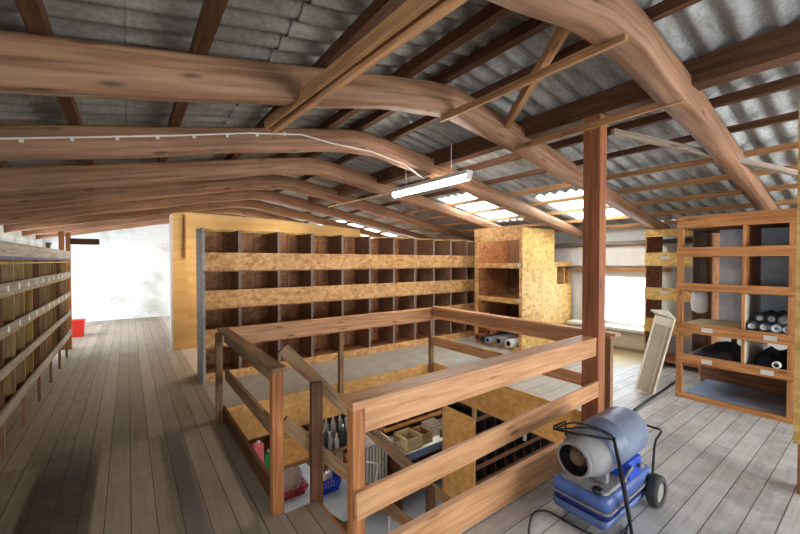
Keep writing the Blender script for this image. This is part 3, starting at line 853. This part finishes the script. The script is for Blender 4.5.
# leaning cream panel
t = thing('tray_panel', 'long cream shallow tray leaning against the right rack', 'panel', (5.25, 1.85, 0))
o = V((5.17, 1.86, .005)); u = (V((5.345, 1.69, 1.0))-o); Lg = u.length; u.normalize()
w = V((.03, -1, 0)); w = (w-u*w.dot(u)).normalized(); n = w.cross(u).normalized()
if n.x > 0: n = -n
def pb(m, a0, a1, b0, b1, c0, c1):
    P = []
    for A in (a0, a1):
        for B in (b0, b1):
            for Cc in (c0, c1): P.append(o+u*A+w*B+n*Cc)
    return m._box8(P, a1-a0, b1-b0, c1-c0)
hw = .105
part('back_plate', pb(MB(), 0, Lg-.06, -hw, hw, -.01, 0), M['creamgrey'], t)
for sgn in (-1, 1):
    part('side_rim', pb(MB(), 0, Lg-.05, sgn*hw-(.012 if sgn > 0 else 0), sgn*hw+(.012 if sgn < 0 else 0), -.01, .035), M['cream'], t)
part('inner_strip', pb(MB(), .03, Lg-.15, hw-.06, hw-.04, 0, .012), M['cream'], t)
part('end_rim', pb(MB(), 0, .014, -hw, hw, -.01, .035), M['cream'], t)
part('end_rim', pb(MB(), Lg-.15, Lg-.05, -hw+.01, hw-.01, -.008, .022), M['cream'], t)
fl = MB()
a_, b2_, c_, d_ = o+u*(Lg-.05)+w*(-hw), o+u*(Lg-.05)+w*hw, o+u*(Lg+.03)+w*(.03)+n*.1, o+u*(Lg-.01)+w*(-hw-.03)+n*.13
fl.rings([[a_, b2_, c_, d_], [p+u*.012 for p in (a_, b2_, c_, d_)]], smooth=False)
part('end_flap', fl, M['cream'], t)

solo('black_rod', MB().tube([(4.45, 1.70, .013), (6.0, 1.78, .013)], .012, 8), M['black'], 'thin black rod lying on the floor towards the right rack', 'rod', (4.5, 1.7, 0))

# ------------------------------------------------------------------ heater
Hh = thing('space_heater', 'dusty blue wheeled space heater with barrel body standing beside the railing', 'heater', (2.5, 1.12, 0))
ax = V((1, -.03, .035)).normalized()
N0 = V((2.14, 1.145, .452))
part('barrel', MB().lathe(N0, ax, [(.18, .146), (.15, .14), (.05, .112), (.0, .099), (0, .092), (.06, .105), (.15, .13)], 32), M['dusty'], Hh, label='dust-grey nozzle end of the barrel')
part('barrel', MB().lathe(N0, ax, [(.17, .1), (.17, .146), (.175, .15), (.36, .153), (.363, .156), (.372, .156), (.375, .153), (.64, .153), (.68, .142), (.695, .11), (.695, .02)], 36), M['bluedust'], Hh, label='blue main barrel')
noz = part('outlet_ring', MB().lathe(N0, ax, [(-.002, .090), (-.004, .103), (.02, .106), (.02, .094), (-.002, .090)], 32), M['dusty'], Hh)
part('burner_tube', MB().lathe(N0, ax, [(.008, .091), (.06, .085), (.1, .075), (.1, .0)], 28), M['soot'], Hh)
part('burner_cone', MB().lathe(N0, ax, [(.09, .07), (.04, .045), (.03, .038), (.06, .015), (.06, .0)], 20), M['rust'], Hh)
for q in range(3):
    a = q*2*PI/3
    x_ = V((0, 0, 1)).cross(ax).normalized(); y_ = ax.cross(x_)
    d = x_*math.cos(a)+y_*math.sin(a)
    part('baffle_strut', MB().beam(N0+ax*.04+d*.04, N0+ax*.04+d*.088, .01, .004, up=ax), M['soot'], Hh)
part('rear_guard', MB().lathe(N0, ax, [(.697, .13), (.703, .13), (.703, .05), (.697, .05)], 24).beam(N0+ax*.70-V((0, .13, 0)), N0+ax*.70+V((0, .13, 0)), .01, .006).beam(N0+ax*.70-V((0, 0, .13)), N0+ax*.70+V((0, 0, .13)), .01, .006, up=(1, 0, 0)), M['black'], Hh)
# tank, aligned roughly with the axis
def tankring(z, x0, x1, hwid, rr):
    R = []
    for (cx_, cy_, a0) in ((x1-rr, hwid-rr, 0), (x0+rr, hwid-rr, PI/2), (x0+rr, -hwid+rr, PI), (x1-rr, -hwid+rr, 1.5*PI)):
        for q in range(5):
            a = a0+q*PI/8
            lx, ly = cx_+rr*math.cos(a), cy_+rr*math.sin(a)
            R.append((2.58+lx, 1.17+ly, z))
    return R
x0, x1 = -.34, .33
tk = part('fuel_tank', MB().rings([tankring(.04, x0+.02, x1-.02, .155, .03), tankring(.055, x0, x1, .17, .04), tankring(.105, x0, x1, .178, .04)], cap=True), M['bluelow'], Hh)
part('recess_band', MB().rings([tankring(.105, x0+.006, x1-.006, .172, .04), tankring(.15, x0+.006, x1-.006, .172, .04)]), M['darkblue'], Hh, tk, label='navy band below the seam')
part('tank_seam', MB().rings([tankring(.15, x0-.012, x1+.012, .19, .045), tankring(.162, x0-.012, x1+.012, .19, .045)]), M['dusty'], Hh, tk)
part('tank_top', MB().rings([tankring(.162, x0, x1, .18, .04), tankring(.222, x0+.005, x1-.005, .175, .045), tankring(.236, x0+.025, x1-.02, .16, .05)]), M['bluetop'], Hh, tk, label='blue upper half of the tank')
part('dusty_lid', MB().rings([tankring(.2365, x0+.03, x1-.03, .155, .05), tankring(.246, x0+.045, x1-.04, .14, .05)]), M['dusty'], Hh, tk, label='dust-covered top of the tank')
for lx in (-.08, .2):
    part('bracket', MB().box(2.5+lx-.02, 2.5+lx+.02, 1.07, 1.22, .24, .36), M['dusty'], Hh)
part('tank_cap', MB().lathe((2.27, 1.06, .25), (0, 0, 1), [(0, .03), (.022, .03), (.026, .025), (.026, .001)], 16), M['black'], Hh, tk)
part('control_box', MB().box(2.56, 2.74, 1.0, 1.11, .24, .36), M['blue'], Hh, bevel=.008)
part('control_knob', MB().lathe((2.68, 1.0, .31), (0, -1, 0), [(0, .015), (.015, .013), (.015, .001)], 12), M['black'], Hh)
# wheels
for y, sgn in ((.945, -1), (1.325, 1)):
    c = V((2.845, y-.0, .105))
    wh = part('wheel', MB().lathe(c, (0, 1, 0), [(-.03, .065), (-.034, .09), (-.02, .104), (.02, .104), (.034, .09), (.03, .065), (-.03, .065)], 28), M['rubber'], Hh)
    part('hub', MB().lathe(c, (0, 1, 0), [(-.022, .066), (-.016, .045), (-.03, .02), (-.03, .001)], 20).lathe(c, (0, 1, 0), [(.022, .066), (.016, .045), (.03, .02), (.03, .001)], 20), M['hub'], Hh, wh)
part('axle', MB().tube([(2.845, .945, .105), (2.845, 1.325, .105)], .011, 8), M['black'], Hh)
# black tube frame
part('rear_handle', MB().tube([(2.80, 1.0, .15), (2.83, .965, .2), (2.83, .955, .40), (2.86, .955, .44), (2.95, .955, .47), (2.97, .97, .475), (2.97, 1.2, .475), (2.95, 1.215, .47), (2.86, 1.215, .44), (2.83, 1.215, .40), (2.83, 1.25, .15)], .008, 8), M['black'], Hh)
part('front_handle', MB().tube([(2.325, .99, .585), (2.22, 1.16, .58), (2.20, 1.31, .565), (2.22, 1.315, .575), (2.24, 1.25, .625), (2.22, 1.235, .545)], .008, 8), M['black'], Hh)
part('front_leg', MB().tube([(2.30, .985, .60), (2.31, .985, .58), (2.415, .93, .03), (2.42, .93, .0)], .010, 8), M['black'], Hh)
def smooth(pts, n=8):
    pts = [V(p) for p in pts]; P = [pts[0]]+pts+[pts[-1]]; out = []
    for i in range(1, len(P)-2):
        for k in range(n):
            t = k/n; a, b, c, d = P[i-1], P[i], P[i+1], P[i+2]
            out.append(.5*((2*b)+(-a+c)*t+(2*a-5*b+4*c-d)*t*t+(-a+3*b-3*c+d)*t**3))
    out.append(pts[-1]); return out
part('power_cord', MB().tube(smooth([(2.19, 1.29, .575), (2.27, 1.2, .625), (2.34, 1.03, .60), (2.32, .975, .52), (2.36, .955, .35), (2.41, .945, .16), (2.48, .96, .04), (2.46, .97, .012), (2.36, .95, .012), (2.26, .99, .012), (2.21, 1.1, .012), (2.2, 1.22, .012), (2.19, 1.34, .012), (2.12, 1.385, .012), (2.02, 1.355, .012), (1.9, 1.28, .012), (1.8, 1.15, .012), (1.76, .95, .012)]), .0065, 8), M['black'], Hh)
part('ignition_wire', MB().tube(smooth([(2.2, 1.28, .575), (2.3, 1.1, .615), (2.34, 1.0, .56), (2.36, .975, .45), (2.37, .965, .35)]), .005, 6), M['black'], Hh)
part('fuel_hose', MB().tube(smooth([(2.45, 1.0, .26), (2.5, .985, .32), (2.56, .985, .34), (2.6, 1.0, .3)]), .008, 8), M['dusty'], Hh)

# ------------------------------------------------------------------ lower floor seen through the opening
ZL = -2.45
struct('floor.004', MB().box(-1.0, 8.0, .8, 8.2, ZL-.1, ZL), M['concrete'])
struct('wall_lower', MB().box(-1.0, 8.0, 8.2, 8.3, ZL, -.1).box(-1.1, -1.0, .8, 8.2, ZL, -.1).box(8.0, 8.1, .8, 8.2, ZL, -.1).box(-1.0, 8.0, .7, .8, ZL, -.1), M['wallgrey'])
# pigeonhole rack under the right side
Q = thing('lower_pigeonhole_rack', 'dark pigeonhole rack with OSB end panel on the floor below', 'shelving', (5.0, 3.7, ZL))
qx0, qx1, qy0, qy1, qt = 3.8, 6.6, 3.42, 4.06, -.16
part('end_panel', MB().box(qx0, qx0+.02, qy0, qy1, ZL, -.52), M['osbplain'], Q)
part('corner_post', MB().box(qx0, qx0+.04, qy0-.001, qy0+.05, -.52, qt), M['beigeboard'], Q)
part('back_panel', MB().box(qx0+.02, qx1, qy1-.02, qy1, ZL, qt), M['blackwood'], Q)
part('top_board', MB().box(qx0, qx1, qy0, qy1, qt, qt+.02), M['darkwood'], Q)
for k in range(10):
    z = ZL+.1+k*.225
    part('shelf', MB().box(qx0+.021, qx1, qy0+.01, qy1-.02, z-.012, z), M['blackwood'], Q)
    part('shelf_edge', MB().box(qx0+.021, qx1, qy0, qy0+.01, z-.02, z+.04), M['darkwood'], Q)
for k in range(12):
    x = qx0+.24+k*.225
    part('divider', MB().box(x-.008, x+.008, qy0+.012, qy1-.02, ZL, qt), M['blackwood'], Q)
tag(MB().rings([[(4.9+.03*math.cos(q*PI/5), 3.39+.025*math.sin(q*PI/5), z) for q in range(10)] for z in (-1.12, -.9, -.66)]).build('paper_roll', M['tag'], None, (4.9, 3.39, -1.1)), 'narrow whitish paper roll hanging before the lower pigeonhole rack', 'roll')

# worktop with boxes
Wk = thing('worktop_shelf', 'pale bluish worktop shelf on the floor below, in front of pigeonholes', 'shelf', (4.3, 5.2, ZL))
part('top', MB().box(3.5, 5.6, 4.72, 5.4, -1.54, -1.5), M['white'], Wk)
part('front_board', MB().box(3.5, 5.6, 4.7, 4.72, -1.62, -1.5), M['blueboard'], Wk)
part('base_panel', MB().box(3.52, 3.56, 4.75, 5.4, ZL, -1.54), M['darkwood'], Wk)
part('base_panel', MB().box(5.55, 5.59, 4.75, 5.4, ZL, -1.54), M['darkwood'], Wk)
part('back_panel', MB().box(3.5, 5.6, 5.42, 5.44, ZL, -.35), M['darkwood'], Wk)
for k in range(4):
    z = -1.28+k*.24
    part('shelf', MB().box(3.5, 5.6, 5.2, 5.42, z-.012, z), M['rackin'], Wk); part('shelf_edge', MB().box(3.5, 5.6, 5.19, 5.2, z-.015, z+.05), M['rack'], Wk)
for k in range(9):
    x = 3.5+k*.26
    part('divider', MB().box(x-.01, x+.01, 5.2, 5.42, -1.29, -.35), M['rackin'], Wk)
def bin_(x0, x1, y0, y1, z, h, mat, label):
    t = thing('wooden_box', label, 'box', ((x0+x1)/2, (y0+y1)/2, z), 'boxes on the worktop below')
    part('front', MB().box(x0, x1, y0, y0+.015, z+.01, z+h), M[mat], t); part('back', MB().box(x0, x1, y1-.015, y1, z+.01, z+h), M[mat], t)
    for x in (x0, x1-.015): part('side', MB().box(x, x+.015, y0+.015, y1-.015, z+.01, z+h), M[mat], t)
    part('bottom', MB().box(x0, x1, y0, y1, z, z+.01), M['rackin'], t)
    part('contents', cloth(x0+.02, x1-.02, y0+.02, y1-.02, z+.012, h*.6, 3, 8), M['rackin'], t)
bin_(3.66, 3.98, 4.74, 5.12, -1.5, .2, 'palewood', 'open pale wooden box at the left end of the worktop below')
bin_(4.0, 4.24, 4.78, 5.12, -1.5, .17, 'beigeboard', 'smaller grey-tan open box second from left on the worktop below')
bin_(4.3, 4.6, 4.9, 5.16, -1.5, .2, 'whitewood', 'whitish open box right of the tan one on the worktop below')
solo('jar', MB().lathe((4.75, 4.9, -1.5), (0, 0, 1), [(0, .001), (0, .06), (.13, .06), (.16, .035), (.2, .035), (.2, .001)], 16), M['bottle'], 'pale jar at the right of the worktop below', 'jar', (4.75, 4.9, -1.5))
solo('jar', MB().lathe((4.5, 4.82, -1.5), (0, 0, 1), [(0, .001), (0, .04), (.12, .04), (.12, .001)], 16), M['bottledark'], 'short dark jar in front of the white box on the worktop below', 'jar', (4.5, 4.82, -1.5))

# metal cabinet
t = thing('metal_cabinet', 'grey ribbed metal cabinet standing on the floor below', 'cabinet', (3.25, 5.3, ZL))
part('body', MB().box(3.02, 3.44, 5.0, 5.4, ZL, -1.32), M['silver'], t)
for k in range(7): part('rib', MB().box(3.03+k*.06, 3.05+k*.06, 4.985, 5.0, ZL+.05, -1.36), M['white'], t)
part('top_edge', MB().box(3.0, 3.46, 4.98, 5.4, -1.32, -1.28), M['white'], t)
solo('white_hose', MB().tube(smooth([(2.55, 4.2, -1.05), (2.72, 4.2, -1.15), (2.70, 4.2, -1.35), (2.78, 4.2, -1.55), (2.9, 4.2, -1.75), (2.95, 4.25, ZL+.02)]), .012, 8), M['white'], 'bent white hose hanging in the stair opening', 'hose', (2.7, 4.2, -1.2))
# bottle shelf
Bs = thing('bottle_shelf', 'wooden wall shelf carrying bottles and boxes on the floor below', 'shelf', (2.0, 5.3, -1.28))
part('board', MB().box(1.1, 3.05, 5.1, 5.5, -1.30, -1.26), M['rail_old'], Bs)
part('board', MB().box(2.22, 3.05, 5.1, 5.5, -1.52, -1.50), M['rackin'], Bs)
part('back_panel', MB().box(1.1, 3.05, 5.5, 5.52, -1.3, -.5), M['rackin'], Bs)
for x in (1.1, 3.03):
    part('side', MB().box(x, x+.02, 5.1, 5.5, -1.52, -.5), M['darkwood'], Bs)
    for y in (5.12, 5.47): part('leg', MB().box(x, x+.025, y-.012, y+.012, ZL, -1.52), M['darkwood'], Bs)
solo('osb_carton', MB().box(1.70, 2.12, 5.14, 5.42, -1.26, -.88), M['osbplain'], 'yellow-brown wooden carton on the lower shelf between canisters and bottles', 'carton', (1.9, 5.28, -1.26), bevel=.004)
pos = ['leftmost of the front row', 'second of the front row', 'third of the front row', 'fourth of the front row', 'fifth of the front row', 'sixth of the front row', 'rightmost of the front row']
for k in range(7):
    x = 2.24+k*.115; hgt = .2+.05*((k*5) % 3)
    t = thing('bottle', '%s bottle on the lower shelf, %s' % (['grey-white', 'dark', 'silver'][k % 3], pos[k]), 'bottle', (x, 5.17, -1.26), 'bottles on the lower shelf')
    part('body', MB().lathe((x, 5.17, -1.26), (0, 0, 1), [(0, .001), (0, .045), (hgt*.65, .045), (hgt*.8, .02), (hgt, .018), (hgt, .001)], 14), M[['bottle', 'bottledark', 'silver'][k % 3]], t)
    part('cap', MB().lathe((x, 5.17, -1.26+hgt), (0, 0, 1), [(0, .021), (.03, .021), (.03, .001)], 12), M['white'], t)
for k in range(6):
    x = 2.25+k*.125
    t = thing('bottle', 'tall pale bottle in the back row on the lower shelf, %s from the left' % ['first', 'second', 'third', 'fourth', 'fifth', 'sixth'][k], 'bottle', (x, 5.36, -1.26), 'bottles on the lower shelf')
    part('body', MB().lathe((x, 5.36, -1.26), (0, 0, 1), [(0, .001), (0, .05), (.3, .05), (.36, .02), (.42, .018), (.42, .001)], 14), M['bottle' if k % 2 else 'silver'], t)
for x, y, h_, mt, lb in ((1.42, 5.2, .4, 'pink', 'pink plastic canister on the lower shelf behind the left kickboard'), (1.56, 5.2, .24, 'green', 'green plastic canister beside the pink one on the lower shelf')):
    t = thing('canister', lb, 'canister', (x, y, -1.26))
    part('body', MB().box(x-.07, x+.06, y-.06, y+.06, -1.26, -1.26+h_), M[mt], t, bevel=.015)
    part('cap', MB().lathe((x, y, -1.26+h_), (0, 0, 1), [(0, .022), (.03, .022), (.03, .001)], 12), M['white'], t)
for k in range(5):
    x = 2.24+k*.16
    solo('parts_carton', MB().box(x, x+.13, 5.14, 5.42, -1.50, -1.50+.12+.03*(k % 3)), M[['beigeboard', 'rackin', 'whitewood', 'rack', 'greypanel'][k]], '%s carton on the second board under the bottles' % ['tan', 'brown', 'whitish', 'orange-brown', 'grey'][k], 'carton', (x, 5.28, -1.50), bevel=.004)
# lower OSB strip under the far kickboard

# baskets
def basket(cx, cy, z, a, b, h, mat, name, label):
    t = thing(name, label, 'basket', (cx, cy, z))
    part('rim', rim(MB(), cx, cy, z+h, a, b, .014), M[mat], t)
    part('base', tub(MB(), cx, cy, z, h*.35, a*.82, b*.82, a*.88, b*.88), M[mat], t)
    m = MB()
    for k in range(9):
        q = -1+2*k/8
        for sg in (-1, 1):
            m.beam((cx+a*.88*q, cy+sg*b*.88, z+h*.33), (cx+a*q, cy+sg*b, z+h), .02, .006, up=(0, 1, 0))
            m.beam((cx+sg*a*.88, cy+b*.88*q, z+h*.33), (cx+sg*a, cy+b*q, z+h), .006, .02, up=(1, 0, 0))
    part('slats', m, M[mat], t)
    part('band', rim(MB(), cx, cy, z+h*.66, a*.945, b*.945, .008), M[mat], t)
    return t
basket(2.82, 6.05, ZL, .22, .17, .26, 'bluebin', 'plastic_basket', 'bright blue slatted plastic basket on the floor below')
solo('cloth_bundle', cloth(2.66, 2.98, 5.92, 6.18, ZL+.02, .3, 8, 10), M['straw'], 'brown bundle piled in the blue basket', 'bundle', (2.82, 6.05, ZL+.02))
basket(2.22, 6.35, ZL, .30, .22, .16, 'wine', 'plastic_tub', 'wine-red plastic basket on the floor below the stair rail')
rn = random.Random(3)
m = MB()
R = []
for i, (z, k) in enumerate(((0.02, .75), (.14, .95), (.32, .95), (.52, .75), (.66, .3))):
    R.append([(2.22+.25*k*math.cos(q*PI/8)*(1+rn.uniform(-.15, .15)), 6.35+.18*k*math.sin(q*PI/8)*(1+rn.uniform(-.15, .15)), ZL+z+rn.uniform(-.02, .02)) for q in range(16)])
m.rings(R)
solo('plastic_bag', m, M['straw'], 'crumpled clear plastic bag lying in the wine-red basket', 'bag', (2.22, 6.35, ZL+.02))
solo('floor_cable', MB().tube(smooth([(2.9, 3.4, ZL+.01), (3.3, 3.9, ZL+.01), (3.2, 4.3, ZL+.01), (3.6, 4.5, ZL+.01), (3.55, 4.0, ZL+.01), (3.75, 3.2, ZL+.01)]), .012, 6), M['black'], 'black cable curled on the blue-grey floor below', 'cable', (3.3, 3.9, ZL))

# unseen lamps; those in the lower room and hall are added for brightness
def unseen_lamp(x, y0, y1, z, label):
    t = thing('tube_lamp', label, 'lamp', (x, (y0+y1)/2, z), 'tube lamps')
    part('housing', MB().box(x-.05, x+.05, y0, y1, z+.03, z+.09), M['white'], t)
    part('tube', MB().tube([(x, y0+.03, z), (x, y1-.03, z)], .026, 10), M['tube'], t)
unseen_lamp(2.4, 6.4, 7.9, -.2, 'added fill tube at the back of the room below')
unseen_lamp(.1, 4.3, 5.8, -.2, 'added fill tube on the left of the room below')
unseen_lamp(4.4, 4.25, 5.0, -.2, 'added fill tube over the worktop in the room below')
unseen_lamp(5.2, 1.0, 2.5, -.2, 'added fill tube over the pigeonhole rack in the room below')
unseen_lamp(2.2, .9, 1.4, -.2, 'short added fill tube under the front floor edge below')
unseen_lamp(1.9, 10.4, 11.9, 2.45, 'added fill tube near the ridge in the bright hall')

unseen_lamp(1.7, 6.3, 7.6, 2.0, 'short fluorescent tube behind the left half of the pigeonhole shelving')
unseen_lamp(3.5, 6.3, 7.6, 2.0, 'short fluorescent tube behind the middle of the pigeonhole shelving')
# ------------------------------------------------------------------ light
w = bpy.data.worlds.new('World'); S.world = w; w.use_nodes = True
bg = w.node_tree.nodes['Background']
bg.inputs[0].default_value = (.92, .97, 1.0, 1); bg.inputs[1].default_value = 6.5
def portal(name, loc, rot, sx_, sy_):
    l = bpy.data.lights.new(name, 'AREA'); l.shape = 'RECTANGLE'; l.size = sx_; l.size_y = sy_
    l.cycles.is_portal = True
    o = bpy.data.objects.new(name, l); COL.objects.link(o); o.location = loc; o.rotation_euler = rot
portal('daylight_window', (XR+.13, (WY0+WY1)/2, (WZ0+WZ1)/2), (0, PI/2, 0), WZ1-WZ0, WY1-WY0)
portal('daylight_hall', (XR+.13, 10.8, 1.3), (0, PI/2, 0), 1.6, 3.2)
portal('daylight_left', (XL-.13, -.6, 1.4), (0, -PI/2, 0), 1.0, 2.4)
portal('daylight_hall_left', (XL-.13, 10.72, 1.2), (0, -PI/2, 0), 1.4, 3.75)
portal('daylight_rear', (4.8, YB-.15, 1.22), (PI/2, 0, 0), 4.4, 1.95)
for k, s_ in enumerate(sky):
    xm = (s_[0]+s_[1])/2
    portal('daylight_roof', (xm, (s_[2]+s_[3])/2, sheet(xm)+.12), (0, math.atan(.19), 0), (s_[1]-s_[0]), s_[3]-s_[2])

# ------------------------------------------------------------------ camera
FPX = 368.0
psi = math.atan(272/FPX); pit = math.radians(.95)
cam = bpy.data.cameras.new('Camera'); co = bpy.data.objects.new('Camera', cam); COL.objects.link(co)
cam.sensor_width = 36; cam.lens = FPX/800*36; cam.clip_start = .05
co.location = (0, 0, 1.65)
co.rotation_euler = (PI/2-pit, 0, -psi)
S.camera = co
S.view_settings.view_transform = 'Standard'; S.view_settings.look = 'None'
S.view_settings.gamma = 1; S.view_settings.exposure = 1.2
S.cycles.use_denoising = True
S.cycles.max_bounces = 10; S.cycles.diffuse_bounces = 6; S.cycles.transparent_max_bounces = 12
